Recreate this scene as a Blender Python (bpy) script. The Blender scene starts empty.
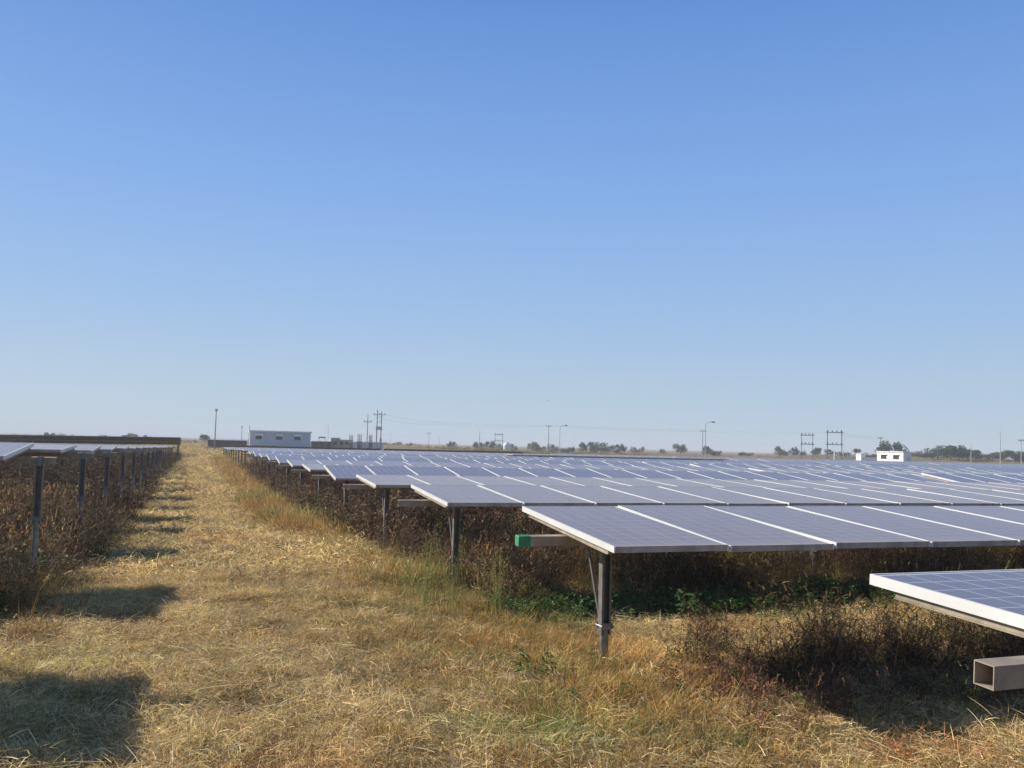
import bpy, bmesh, math, random
import numpy as np
from mathutils import Vector, Matrix, noise
random.seed(7); rng = np.random.default_rng(7)
R = math.radians
S = bpy.context.scene
COL = S.collection

# ------------------------------------------------------------------ helpers
def mat(name):
    m = bpy.data.materials.new(name); m.use_nodes = True
    nt = m.node_tree; b = nt.nodes['Principled BSDF']
    return m, nt, b
def node(nt, t, **kw):
    n = nt.nodes.new(t)
    for k, v in kw.items(): setattr(n, k, v)
    return n
def link(nt, a, b): nt.links.new(a, b)
def mth(nt, op, a, b=None, c=None):
    n = node(nt, 'ShaderNodeMath', operation=op)
    for i, v in enumerate((a, b, c)):
        if v is None: continue
        if isinstance(v, (int, float)): n.inputs[i].default_value = v
        else: link(nt, v, n.inputs[i])
    return n.outputs[0]
def mix(nt, f, a, b, blend='MIX'):
    n = node(nt, 'ShaderNodeMix', data_type='RGBA', blend_type=blend)
    if isinstance(f, (int, float)): n.inputs[0].default_value = f
    else: link(nt, f, n.inputs[0])
    for i, v in ((6, a), (7, b)):
        if isinstance(v, tuple): n.inputs[i].default_value = (*v, 1)[:4]
        else: link(nt, v, n.inputs[i])
    return n.outputs[2]
def noise_tex(nt, vec, scale, detail=4, rough=.6):
    n = node(nt, 'ShaderNodeTexNoise'); n.inputs['Scale'].default_value = scale
    n.inputs['Detail'].default_value = detail; n.inputs['Roughness'].default_value = rough
    if vec: link(nt, vec, n.inputs['Vector'])
    return n.outputs['Fac']
def ramp(nt, fac, stops):
    n = node(nt, 'ShaderNodeValToRGB'); el = n.color_ramp.elements
    while len(el) < len(stops): el.new(.5)
    for e, (p, c) in zip(el, stops): e.position = p; e.color = (*c, 1)
    link(nt, fac, n.inputs[0]); return n.outputs[0]
def simple(name, col, rough=.6, metal=0, var=.25, scale=6, bump=0):
    """painted / metal / masonry surface with noise mottling and wear"""
    m, nt, b = mat(name)
    tc = node(nt, 'ShaderNodeTexCoord').outputs['Object']
    f = noise_tex(nt, tc, scale, 5, .65)
    lo = tuple(c * (1 - var) for c in col); hi = tuple(min(1, c * (1 + var * .6)) for c in col)
    link(nt, ramp(nt, f, [(.3, lo), (.7, hi)]), b.inputs['Base Color'])
    b.inputs['Metallic'].default_value = metal
    link(nt, mth(nt, 'MULTIPLY_ADD', f, .3, rough - .15), b.inputs['Roughness'])
    if bump:
        bn = node(nt, 'ShaderNodeBump'); bn.inputs['Strength'].default_value = bump
        bn.inputs['Distance'].default_value = .01
        link(nt, f, bn.inputs['Height']); link(nt, bn.outputs[0], b.inputs['Normal'])
    return m

class MB:
    """collects boxes, bars, tubes and free faces into one mesh"""
    def __init__(s): s.v = []; s.f = []; s.m = []
    def add(s, vs, fs, mi=0):
        o = len(s.v); s.v += [tuple(v) for v in vs]; s.f += [tuple(i + o for i in f) for f in fs]; s.m += [mi] * len(fs)
    def box(s, a, b, mi=0, rx=0, ctr=None):
        x0, y0, z0 = a; x1, y1, z1 = b
        vs = [(x0,y0,z0),(x1,y0,z0),(x1,y1,z0),(x0,y1,z0),(x0,y0,z1),(x1,y0,z1),(x1,y1,z1),(x0,y1,z1)]
        if rx:
            M = Matrix.Rotation(rx, 4, 'X'); c = Vector(ctr or (0, 0, 0))
            vs = [tuple(M @ (Vector(v) - c) + c) for v in vs]
        s.add(vs, [(3,2,1,0),(4,5,6,7),(0,1,5,4),(1,2,6,5),(2,3,7,6),(3,0,4,7)], mi)
    def tube(s, pts, rad, n=8, mi=0, cap=True):
        pts = [Vector(p) for p in pts]
        if isinstance(rad, (int, float)): rad = [rad] * len(pts)
        vs = []; fs = []
        up = Vector((0, 0, 1))
        for i, p in enumerate(pts):
            d = (pts[min(i + 1, len(pts) - 1)] - pts[max(i - 1, 0)]).normalized()
            r = up if abs(d.z) < .95 else Vector((1, 0, 0))
            a = d.cross(r).normalized(); b = d.cross(a).normalized()
            for k in range(n):
                t = 2 * math.pi * k / n
                vs.append(p + (a * math.cos(t) + b * math.sin(t)) * rad[i])
        for i in range(len(pts) - 1):
            for k in range(n):
                k2 = (k + 1) % n
                fs.append((i*n+k, i*n+k2, (i+1)*n+k2, (i+1)*n+k))
        if cap:
            fs.append(tuple(range(n))[::-1]); fs.append(tuple((len(pts)-1)*n + k for k in range(n)))
        s.add(vs, fs, mi)
    def mesh(s, name, mats):
        me = bpy.data.meshes.new(name); me.from_pydata(s.v, [], s.f)
        for m in (mats if isinstance(mats, (list, tuple)) else [mats]): me.materials.append(m)
        me.polygons.foreach_set('material_index', s.m)
        bm = bmesh.new(); bm.from_mesh(me); bmesh.ops.recalc_face_normals(bm, faces=bm.faces); bm.to_mesh(me); bm.free()
        me.update(); return me
    def build(s, name, mats, parent=None, loc=None):
        return obj(name, s.mesh(name, mats), parent, loc)
def obj(name, me, parent=None, loc=None, rot=None):
    o = bpy.data.objects.new(name, me); COL.objects.link(o)
    if parent: o.parent = parent
    if loc is not None: o.location = loc
    if rot is not None: o.rotation_euler = rot
    return o
def tag(o, label=None, cat=None, group=None, kind=None):
    if label: o['label'] = label
    if cat: o['category'] = cat
    if group: o['group'] = group
    if kind: o['kind'] = kind
    return o
def empty(name, loc, rz=0):
    o = bpy.data.objects.new(name, None); COL.objects.link(o); o.location = loc; o.rotation_euler = (0, 0, rz)
    o.empty_display_size = .3; return o
def bevel(o, w=.004):
    m = o.modifiers.new('bevel', 'BEVEL'); m.width = w; m.segments = 2; m.limit_method = 'ANGLE'

# ------------------------------------------------------------------ camera
EYE = 1.7
F, PI_, RO, YA = 871.755, R(4.031), R(1.461), R(19.822)
cam = bpy.data.cameras.new('camera'); cam.sensor_width = 36; cam.lens = F * 36 / 1024
cam.clip_start = .05; cam.clip_end = 20000
co = obj('camera', cam)
cp, sp, cr, sr, cy, sy = math.cos(PI_), math.sin(PI_), math.cos(RO), math.sin(RO), math.cos(YA), math.sin(YA)
R0 = Vector((cy, -sy, 0)); FW = Vector((sy * cp, cy * cp, sp)); U0 = R0.cross(FW)
RT = R0 * cr + U0 * sr; UP = U0 * cr - R0 * sr
M = Matrix((RT, UP, -FW)).transposed().to_4x4(); M.translation = (0, 0, EYE)
co.matrix_world = M; S.camera = co

def bearing(px, dist, above=None):
    """ground position seen in the direction of picture column px, dist metres off"""
    hy = 437.4 + (px - 195.5) * .0255
    d = FW + RT * ((px - 512) / F) - UP * ((hy - 384) / F)
    d.z = 0; d.normalize(); return d * dist
def hz(px): return 437.4 + (px - 195.5) * .0255
def hgt(px, py, dist):
    """height (z) of a point dist metres off that stands py high in the picture"""
    ang = (px - 512) / F
    return EYE + (hz(px) - py) / F * dist / math.sqrt(1 + ang * ang)

# ------------------------------------------------------------------ ground
def sstep(a, b, x):
    t = min(1, max(0, (x - a) / (b - a))); return t * t * (3 - 2 * t)
def ground_z(x, y):
    r = math.hypot(x, y)
    z = -.12 * sstep(4, 9, y) - .48 * sstep(8, 30, y)
    z -= .12 * sstep(1.5, 4, x) * (1 - sstep(12, 30, y))
    if r < 90:
        z += .035 * noise.noise(Vector((x * .9, y * .9, 3))) + .05 * noise.noise(Vector((x * .25, y * .25, 8)))
        z += .030 * noise.noise(Vector((x * 2.0, y * 2.0, 1)))
    if r > 150:
        z += 1.1 * sstep(150, 320, r) * (noise.noise(Vector((x * .011, y * .011, 5))) + .25)
        # spoil banks of dry earth beyond the array
        bk = math.exp(-((r - 300) / 26) ** 2)
        z += bk * max(0, 1.0 + 1.6 * noise.noise(Vector((x * .02, y * .02, 21))))
        z = min(z, -.6 + 3.2)
    return z

def axis(n0, n1, step, far):
    a = list(np.arange(n0, n1 + 1e-6, step)); s = step; x = n1
    while x < far: s *= 1.18; x += s; a.append(x)
    s = step; x = n0; b = []
    while x > -far: s *= 1.18; x -= s; b.append(x)
    return b[::-1] + a
xs = axis(-9, 20, .22, 9000); ys = axis(0, 30, .22, 9000)
gv = [(x, y, ground_z(x, y)) for y in ys for x in xs]
nx = len(xs)
gf = [(j*nx+i, j*nx+i+1, (j+1)*nx+i+1, (j+1)*nx+i) for j in range(len(ys)-1) for i in range(nx-1)]
m, nt, b = mat('dry_ground')
tc = node(nt, 'ShaderNodeTexCoord').outputs['Object']
n1 = noise_tex(nt, tc, .7, 6, .65); n2 = noise_tex(nt, tc, 9, 6, .75); n3 = noise_tex(nt, tc, .05, 6, .75); n4 = noise_tex(nt, tc, 60, 4, .8)
c1 = ramp(nt, n2, [(.25, (.10, .068, .038)), (.5, (.25, .18, .09)), (.75, (.46, .36, .19))])
c2 = ramp(nt, n1, [(.3, (.72, .62, .5)), (.6, (1.05, 1, .9))])
c = mix(nt, 1, c1, c2, 'MULTIPLY')
c3 = ramp(nt, n3, [(.3, (.13, .085, .05)), (.45, (.22, .155, .09)), (.55, (.17, .13, .07)), (.66, (.09, .095, .04)), (.75, (.20, .11, .07))])
vl = node(nt, 'ShaderNodeVectorMath', operation='LENGTH'); link(nt, tc, vl.inputs[0])
mr = node(nt, 'ShaderNodeMapRange'); link(nt, vl.outputs['Value'], mr.inputs[0])
mr.inputs[1].default_value = 60; mr.inputs[2].default_value = 160
c = mix(nt, mr.outputs[0], c, c3)
link(nt, c, b.inputs['Base Color']); b.inputs['Roughness'].default_value = .95
b.inputs['Specular IOR Level'].default_value = .1
bp = node(nt, 'ShaderNodeBump'); bp.inputs['Strength'].default_value = .9; bp.inputs['Distance'].default_value = .03
link(nt, mth(nt, 'ADD', n2, n4), bp.inputs['Height']); link(nt, bp.outputs[0], b.inputs['Normal'])
gm = bpy.data.meshes.new('ground'); gm.from_pydata(gv, [], gf); gm.materials.append(m)
gm.polygons.foreach_set('use_smooth', [True] * len(gf))
tag(obj('ground', gm), kind='structure')

# ------------------------------------------------------------------ panel materials
W, L, TH = .992, 1.956, .048
PIT = 1.012
def cell_material():
    m, nt, b = mat('dusty_solar_cells')
    tcn = node(nt, 'ShaderNodeTexCoord'); tc = tcn.outputs['Object']
    sx = node(nt, 'ShaderNodeSeparateXYZ'); link(nt, tc, sx.inputs[0]); X, Y = sx.outputs[0], sx.outputs[1]
    geo = node(nt, 'ShaderNodeNewGeometry').outputs['Random Per Island']
    # modules repeat every PIT metres along the table, cells every 0.1575 m
    xm = mth(nt, 'SUBTRACT', mth(nt, 'FLOORED_MODULO', mth(nt, 'ADD', X, PIT / 2), PIT), PIT / 2)
    cx = mth(nt, 'DIVIDE', xm, .1575); cyy = mth(nt, 'DIVIDE', Y, .1575)
    fx = mth(nt, 'FRACT', mth(nt, 'ADD', cx, 10)); fy = mth(nt, 'FRACT', mth(nt, 'ADD', cyy, 10))
    ex = mth(nt, 'ABSOLUTE', mth(nt, 'SUBTRACT', fx, .5)); ey = mth(nt, 'ABSOLUTE', mth(nt, 'SUBTRACT', fy, .5))
    line = mth(nt, 'GREATER_THAN', mth(nt, 'MAXIMUM', ex, ey), .481)
    out = mth(nt, 'MAXIMUM', mth(nt, 'GREATER_THAN', mth(nt, 'ABSOLUTE', cx), 3.0), mth(nt, 'GREATER_THAN', mth(nt, 'ABSOLUTE', cyy), 6.0))
    white = mth(nt, 'MAXIMUM', line, out)
    bb = mth(nt, 'LESS_THAN', mth(nt, 'ABSOLUTE', mth(nt, 'SUBTRACT', mth(nt, 'FRACT', mth(nt, 'MULTIPLY', fx, 3)), .5)), .022)
    vor = node(nt, 'ShaderNodeTexVoronoi'); vor.inputs['Scale'].default_value = 90; link(nt, tc, vor.inputs['Vector'])
    oi = node(nt, 'ShaderNodeObjectInfo').outputs['Random']
    cellid = node(nt, 'ShaderNodeTexWhiteNoise', noise_dimensions='4D')
    cb = node(nt, 'ShaderNodeCombineXYZ')
    link(nt, mth(nt, 'FLOOR', mth(nt, 'DIVIDE', X, .1575)), cb.inputs[0]); link(nt, mth(nt, 'FLOOR', cyy), cb.inputs[1])
    link(nt, cb.outputs[0], cellid.inputs[0]); link(nt, oi, cellid.inputs[1])
    v = mth(nt, 'MULTIPLY_ADD', cellid.outputs[0], .25, mth(nt, 'MULTIPLY_ADD', vor.outputs['Color'], .12, mth(nt, 'MULTIPLY', oi, .3)))
    cell = ramp(nt, v, [(0, (.047, .052, .105)), (.6, (.072, .078, .150))])
    cell = mix(nt, mth(nt, 'MULTIPLY', bb, .35), cell, (.35, .36, .40))
    col = mix(nt, white, cell, (.62, .62, .64))
    dn = noise_tex(nt, tc, 1.3, 6, .7)
    oc = node(nt, 'ShaderNodeObjectInfo').outputs['Color']; osp = node(nt, 'ShaderNodeSeparateColor'); link(nt, oc, osp.inputs[0])
    dust = mth(nt, 'MULTIPLY_ADD', dn, .30, mth(nt, 'MULTIPLY_ADD', oi, .08, osp.outputs[0]))
    # dirt that has run down to the low edge
    edge = node(nt, 'ShaderNodeMapRange'); link(nt, Y, edge.inputs[0])
    edge.inputs[1].default_value = -.80; edge.inputs[2].default_value = -.97; edge.inputs[3].default_value = 0; edge.inputs[4].default_value = .35
    dust = mth(nt, 'ADD', dust, edge.outputs[0])
    mp = node(nt, 'ShaderNodeMapping'); mp.inputs['Scale'].default_value = (7, .5, 1); link(nt, tc, mp.inputs[0])
    st = noise_tex(nt, mp.outputs[0], 2.2, 5, .7)
    dust = mth(nt, 'MULTIPLY', dust, mth(nt, 'MULTIPLY_ADD', st, 1.1, .48))
    col = mix(nt, dust, col, (.31, .24, .20))
    dv = node(nt, 'ShaderNodeTexVoronoi'); dv.inputs['Scale'].default_value = 1.7; dv.inputs['Randomness'].default_value = 1; link(nt, tc, dv.inputs['Vector'])
    wob = mth(nt, 'MULTIPLY_ADD', noise_tex(nt, tc, 40, 2), .03, .004)
    drop = mth(nt, 'LESS_THAN', dv.outputs['Distance'], wob)
    col = mix(nt, mth(nt, 'MULTIPLY', drop, .8), col, (.62, .60, .54))
    link(nt, col, b.inputs['Base Color'])
    link(nt, mth(nt, 'MULTIPLY_ADD', dn, .2, .10), b.inputs['Roughness'])
    b.inputs['IOR'].default_value = 1.36; b.inputs['Specular IOR Level'].default_value = .2
    return m
M_CELL = cell_material()
M_FRAME = simple('anodised_frame', (.72, .72, .70), .42, .2, .06, 3)
M_STEEL = simple('galvanised_steel', (.25, .255, .26), .45, .5, .5, 14)
M_TUBE = simple('dusty_galvanised_tube', (.34, .285, .21), .65, .1, .4, 7)
M_FRONT = simple('shaded_front_frame_edge', (.42, .37, .33), .7, .05, .4, 7)  # darker brown copy of the frame: shade of the front bar painted in
M_BACK = simple('white_backsheet', (.7, .7, .7), .5)
M_GREEN = simple('green_plastic', (.03, .24, .11), .6, 0, .45, 14)

# module: pane (glass and cells) with its frame as a piece of it
def pane_mesh():
    b = MB(); w, l = W/2 - .010, L/2 - .010
    b.add([(-w,-l,-.003),(w,-l,-.003),(w,l,-.003),(-w,l,-.003)], [(0,1,2,3)], 0)
    b.box((-w,-l,-.009), (w,l,-.004), 1)
    return b.mesh('solar_panel', [M_CELL, M_BACK])
def frame_mesh():
    b = MB(); w, l, t = W/2, L/2, .011
    b.box((-w,-l,-TH), (-w+t,l,0)); b.box((w-t,-l,-TH), (w,l,0))
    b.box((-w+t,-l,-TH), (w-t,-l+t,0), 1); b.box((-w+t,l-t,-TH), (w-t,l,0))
    # inner return flange at the bottom of the frame
    b.box((-w+t,-l+t,-TH), (-w+t+.022,l-t,-TH+.002)); b.box((w-t-.022,-l+t,-TH), (w-t,l-t,-TH+.002))
    b.box((-w+t+.022,-l+t,-TH), (w-t-.022,-l+t+.022,-TH+.002)); b.box((-w+t+.022,l-t-.022,-TH), (w-t-.022,l-t,-TH+.002))
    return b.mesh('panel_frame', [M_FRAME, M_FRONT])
ME_PANE, ME_FRAME = pane_mesh(), frame_mesh()
def box_mesh():   # junction box under a module
    b = MB(); b.box((-.06,.62,-.035), (.06,.72,-.0095)); return b.mesh('junction_box', simple('black_plastic', (.02,.02,.02), .5))
def rail_mesh():  # hat section rail across the table under a module seam
    b = MB(); l = .84
    b.box((-.018,-l,-TH-.030), (.018,l,-TH-.002)); b.box((-.026,-l,-TH-.036), (.026,l,-TH-.0305))
    return b.mesh('support_rail', M_TUBE)
ME_RAIL = rail_mesh()
def clip_mesh():
    b = MB(); b.box((-.014,-.03,-.006), (.014,.03,.004)); b.box((-.006,-.006,.004), (.006,.006,.011))
    return b.mesh('module_clamp', M_STEEL)
ME_CLIP = clip_mesh()
TB = .082
def tube_mesh(n, over, side):
    b = MB(); a = TB/2; t = .004
    x0, x1 = -over if side < 0 else -.1, n*PIT + (over if side > 0 else .1)
    z0, z1 = -TH-.050-TB, -TH-.050
    zc = (z0+z1)/2
    b.box((x0,-a,z1-t), (x1,a,z1)); b.box((x0,-a,z0), (x1,a,z0+t))
    b.box((x0,-a,z0+t), (x1,-a+t,z1-t)); b.box((x0,a-t,z0+t), (x1,a,z1-t))
    return b.mesh('torque_tube', M_TUBE)
def post_mesh(h):
    """driven pile with a clamped upper channel; z=0 is the tube centre, h down to the ground"""
    b = MB()
    b.tube([(0,0,-.72), (0,0,-h-.3)], .036, 14)
    return b.mesh('post', M_STEEL)
M_DARKST = simple('weathered_steel_and_shaded_underside', (.19, .18, .17), .55, .5, .35, 8)
def channel_mesh():
    b = MB()
    b.box((-.045,-.035,-.80), (-.039,.035,-.05)); b.box((.039,-.035,-.80), (.045,.035,-.05)); b.box((-.039,.029,-.80), (.039,.035,-.05))
    b.box((-.039,-.035,-.80), (-.026,-.031,-.05)); b.box((.026,-.035,-.80), (.039,-.031,-.05))
    return b.mesh('post_channel', M_DARKST)
def bearing_mesh():
    b = MB()
    b.box((-.05,-.07,-.07), (.05,.07,-.052)); b.box((-.025,-.058,-.052), (.025,-.050,.05)); b.box((-.025,.050,-.052), (.025,.058,.05)); b.box((-.025,-.058,.0465), (.025,.058,.053))
    return b.mesh('bearing', M_STEEL)
def clamp_mesh():
    b = MB(); b.box((-.055,-.05,-.75), (.055,-.038,-.70)); b.box((-.055,.038,-.75), (.055,.05,-.70))
    for s in (-1, 1): b.tube([(s*.049,-.065,-.725), (s*.049,.065,-.725)], .007, 6); b.tube([(s*.049,-.066,-.725), (s*.049,-.053,-.725)], .013, 6)
    return b.mesh('clamp', M_STEEL)
def brace_mesh():
    b = MB(); b.tube([(-.02,.30,-.12), (-.01,.045,-.74)], .014, 8); return b.mesh('brace', M_DARKST)
ME_CH, ME_BR, ME_CL, ME_BC = channel_mesh(), bearing_mesh(), clamp_mesh(), brace_mesh()
NM = 18; TL = NM * PIT
ME_TUBE_L = tube_mesh(NM, .385, -1); ME_TUBE_R = tube_mesh(NM, .40, 1); ME_TUBE_0 = tube_mesh(NM, .05, -1)
ORD = 'zeroth first second third fourth fifth sixth seventh eighth ninth tenth eleventh twelfth thirteenth fourteenth fifteenth sixteenth seventeenth eighteenth nineteenth twentieth twenty-first twenty-second twenty-third twenty-fourth'.split()

def dust_and_sheen_of(tilt):   # dust level by tilt also paints in sky reflection: flatter greyer, steeper bluer
    return max(.12, min(.80, .98 - .115 * tilt + random.uniform(-.06, .06)))
def solar_table(x0, yc, zc, tilt, label, group, side, detail=True, cap=False, twist=.3):
    """tracker table: zc is the height of the panel surface on the table's centre line"""
    gx = x0 if side < 0 else x0 + TL
    gz = ground_z(gx, yc)
    t = empty('solar_table', (gx, yc, gz)); tag(t, label, 'solar table', group)
    off = x0 - gx
    t_ = R(tilt); zc = zc - gz; du = dust_and_sheen_of(tilt) if yc > 4 else .03
    for k in range(NM if detail else 0):
        xk = off + (k + .5) * PIT
        a = t_ + R(random.gauss(0, twist * .5))
        p = obj('solar_panel', ME_PANE, t, (xk, 0, zc + random.gauss(0, .0006)), (a, R(random.gauss(0, .03)), 0))
        obj('panel_frame', ME_FRAME, p); p.color = (du, 0, 0, 1)
    if detail:
        for k in range(NM + 1):
            xk = off + k * PIT + (.05 if k == 0 else -.05 if k == NM else 0)
            obj('support_rail', ME_RAIL, t, (xk, 0, zc), (t_, 0, 0))
    obj('torque_tube', ME_TUBE_L if side < 0 and x0 < 4 else ME_TUBE_R if side > 0 else ME_TUBE_0, t, (off, 0, zc), (t_, 0, 0))
    if cap:
        c = MB(); a = TB/2 + .003; zt = -TH-.050-TB/2
        c.box((-.395,-a,zt-a), (-.285,a,zt+a)); o = c.build('end_cap', M_GREEN, t, (off, 0, zc)); o.rotation_euler = (t_, 0, 0); bevel(o)
        o['label'] = 'bright green plastic cap on the tube end'
    zt = zc - TH - .050 - TB/2
    xs_ = (.42 if side < 0 else .18, 6.3, 12.1, TL - .18 if side < 0 else TL + .22)
    for i, xp in enumerate(xs_):
        h = zt - (ground_z(gx + off + xp, yc) - gz)
        p = obj('post', post_mesh(h), t, (off + xp, 0, zt))
        obj('post_channel', ME_CH, p)
        if detail:
            obj('bearing', ME_BR, p, (0, 0, 0)); obj('clamp', ME_CL, p); obj('brace', ME_BC, p)
    return t

# one mesh for a table too far away to show its parts
def far_table_mesh():
    b = MB()
    for k in range(NM):
        x = (k + .5) * PIT; w, l = W/2, L/2
        b.box((x-w,-l+.011,-TH+.014), (x+w,l,-.003), 1); b.box((x-w+.011,-l,-TH+.014), (x+w-.011,-l+.0105,-.003), 4); b.box((x-w-.004,-l,-TH), (x+w+.004,l,-TH+.0135), 3)  # bottom boxes dark: shade under the white backsheet put into the colour
        b.add([(x-w+.013,-l+.013,0), (x+w-.013,-l+.013,0), (x+w-.013,l-.013,0), (x-w+.013,l-.013,0)], [(0,1,2,3)], 0)
    b.box((-.1,-TB/2,-TH-.03-TB), (TL+.1,TB/2,-TH-.03), 2)
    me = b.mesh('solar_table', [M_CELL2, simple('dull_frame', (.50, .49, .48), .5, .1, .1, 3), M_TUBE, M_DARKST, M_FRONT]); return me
M_CELL2 = M_CELL.copy(); M_CELL2.name = 'dusty_solar_cells_table'
for n in M_CELL2.node_tree.nodes:   # on a joined table the first module starts at x = 0
    if n.type == 'MATH' and n.operation == 'ADD' and abs(n.inputs[1].default_value - PIT/2) < 1e-6: n.inputs[1].default_value = 0
ME_FAR = far_table_mesh()
def far_posts_mesh():
    b = MB(); b.box((-.045,-.035,-2.2), (.045,.035,-.1)); return b.mesh('post', M_DARKST)
ME_FPOST = far_posts_mesh()
def far_table(x0, yc, zc, tilt, label, group):
    t = obj('solar_table', ME_FAR, None, (x0, yc, zc), (R(tilt), 0, 0)); t.color = (dust_and_sheen_of(tilt), 0, 0, 1); tag(t, label, 'solar table', group)
    for xp in (.18, 6.3, 12.1, TL - .18): obj('post', ME_FPOST, t, (xp, 0, 0), (-R(tilt), 0, 0))
    return t

X0 = 2.947; ROW = 4.564; Y2 = 6.853
heights = {1: -.60, 2: -.651, 3: -.659, 4: -.683, 5: -.702, 6: -.735}
tilts = {1: 3.0, 2: 4.83, 3: 3.6, 4: 2.9, 5: 6.8, 6: 3.0, 8: 6.5, 9: 6.0, 11: 6.4}
GR = 'solar tables in rows right of the mown lane'
hues = ['dusty grey', 'grey-violet']
rowinfo = {}
for k in range(1, 24):
    y = Y2 + ROW * (k - 2) + (3.0 if k > 12 else 0)
    dz = heights.get(k, -.74 - .30 * sstep(13, 21, k) + random.uniform(-.03, .03)); tl = tilts.get(k, random.choice([3.2, 4.2, 4.6, 6.4]))
    rowinfo[k] = (y, dz, tl)
    for c, xs0 in enumerate((X0, X0 + TL + .34)):
        if k == 1 and c == 1: continue
        tt = tl + (0 if c == 0 else random.uniform(-.35, .35)); dd = dz + (0 if c == 0 else random.uniform(-.008, .008))
        if k == 5 and c == 1: tt = 8.2; dd = dz + .03
        if k == 13 and c == 1: tt = .2; dd = dz + .07
        where = 'beside the lane' if c == 0 else 'behind the one beside the lane'
        lab = f"solar table right of the lane, {ORD[k]} row back, {'nearest the lane' if c == 0 else 'second from the lane'}"
        if k == 1: lab = 'nearest solar table, cut by the right edge, clean blue cells and thick pale frame'
        if k == 2 and c == 0: lab = 'long solar table with a green cap on its tube end, second row'
        if k <= 12 and (c == 0 or k <= 9): solar_table(xs0, y, EYE + dd, tt, lab, GR, -1, True, cap=(k == 2 and c == 0))
        else: far_table(xs0, y, EYE + (dd if k < 23 else -.93), tt if k < 23 else -10, lab, GR)
# second block, across a track on the right
xb = X0 + 2 * TL + 5.2
for k in range(7, 24):
    y, dz, tl = rowinfo[k]; y += 1.3
    for c in range(4):
        x_ = xb + c * (TL + .34)
        if x_ > y * 1.35 + 12: continue
        far_table(x_, y, EYE + dz + random.uniform(-.01, .01), tl + 1.2 + random.uniform(-.4, .4), f"far solar table right of the track, {ORD[k-6]} row back, {ORD[c+1]} from it", 'solar tables in the block beyond the right-hand track')
# left of the lane
for k in range(1, 23):
    y = 3.30 + ROW * (k - 1)
    x_ = -2.05 - TL
    y += .2 if k == 2 else 0
    dz = -.13 if k == 2 else -.20 if k < 4 else -.20 - .0098 * (y - 13) + random.uniform(-.015, .015)
    tl = -2.5 if k == 2 else 4.2 if k < 4 else random.uniform(.8, 3.2)
    lab = f"solar table left of the lane with posts standing in brown weeds, {ORD[k]} row back"
    if k == 3: lab = 'pale solar table at the left edge, nearest one left of the lane'
    if k <= 12: solar_table(x_, y, EYE + dz, tl, lab, 'solar tables left of the mown lane', 1)
    else: far_table(x_, y, EYE + dz, tl, lab, 'solar tables left of the mown lane')
for i in range(3):
    y = 101 + i * 4.6
    f_ = far_table(-1.6 - TL, y, EYE - .62, -23, f"steeply turned dark solar table at the far left horizon, {ORD[i+1]} of three", 'dark tables turned away at the far end'); f_.rotation_euler.y = -.011
    far_table(-1.9 - 2 * TL - .3, y, EYE - .80, -23, f"outer steeply turned dark solar table at the left frame edge, {ORD[i+1]} of three", 'dark tables turned away at the far end')

# ------------------------------------------------------------------ vegetation
def grass_material(name, transl=.25):
    m, nt, b = mat(name)
    ca = node(nt, 'ShaderNodeAttribute', attribute_name='tone', attribute_type='GEOMETRY')
    ti = node(nt, 'ShaderNodeAttribute', attribute_name='tint', attribute_type='INSTANCER')
    c = mix(nt, 1, ca.outputs['Color'], ti.outputs['Color'], 'MULTIPLY')
    link(nt, c, b.inputs['Base Color']); b.inputs['Roughness'].default_value = .65; b.inputs['Specular IOR Level'].default_value = .12
    tr = node(nt, 'ShaderNodeBsdfTranslucent'); link(nt, c, tr.inputs[0])
    ms = node(nt, 'ShaderNodeMixShader'); ms.inputs[0].default_value = transl
    link(nt, b.outputs[0], ms.inputs[1]); link(nt, tr.outputs[0], ms.inputs[2])
    link(nt, ms.outputs[0], nt.nodes['Material Output'].inputs[0])
    return m
M_GRASS = grass_material('grass_blades')
M_WEED = grass_material('weed_stems', .10)

class Blades:
    def __init__(s): s.v = []; s.f = []; s.c = []
    def blade(s, p, d, h, w, col, droop=.5, seg=3):
        """a tapered ribbon starting at p, heading d (unit), bending down by droop"""
        p = np.array(p, float); d = np.array(d, float)
        side = np.cross(d, (0, 0, 1.)); 
        if np.linalg.norm(side) < .1: a = random.uniform(0, 6.28); side = np.array((math.cos(a), math.sin(a), 0))
        side /= np.linalg.norm(side)
        a = random.uniform(-.9, .9); up = np.cross(side, d); side = side * math.cos(a) + up * math.sin(a)
        o = len(s.v); sl = h / seg
        for i in range(seg + 1):
            ww = w * (1 - i / seg) ** .7 * .5 + w * .04
            s.v += [tuple(p - side * ww), tuple(p + side * ww)]; s.c += [col, col]
            p = p + d * sl; d = d + np.array((0, 0, -droop / seg)); d /= np.linalg.norm(d)
        for i in range(seg): s.f.append((o+2*i, o+2*i+1, o+2*i+3, o+2*i+2))
        return p
    def leaf(s, p, d, l, w, col):
        p = np.array(p, float); d = np.array(d, float); side = np.cross(d, (0, 0, 1.)); n = np.linalg.norm(side)
        side = side / n if n > .05 else np.array((1., 0, 0)); o = len(s.v)
        q = [p, p + d*l*.4 - side*w/2, p + d*l*.4 + side*w/2, p + d*l + np.array((0, 0, -l*.25))]
        s.v += [tuple(x) for x in q]; s.c += [col]*4; s.f += [(o, o+1, o+3), (o, o+3, o+2)]
    def mesh(s, name, mt):
        me = bpy.data.meshes.new(name); me.from_pydata(s.v, [], s.f)
        ca = me.color_attributes.new('tone', 'FLOAT_COLOR', 'POINT')
        ca.data.foreach_set('color', np.array([(*c, 1) for c in s.c], dtype=np.float32).ravel())
        me.materials.append(mt); return me
def jit(c, a=.25):
    k = 1 + random.uniform(-a, a); return tuple(max(.005, x * k * (1 + random.uniform(-.08, .08))) for x in c)
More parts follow.
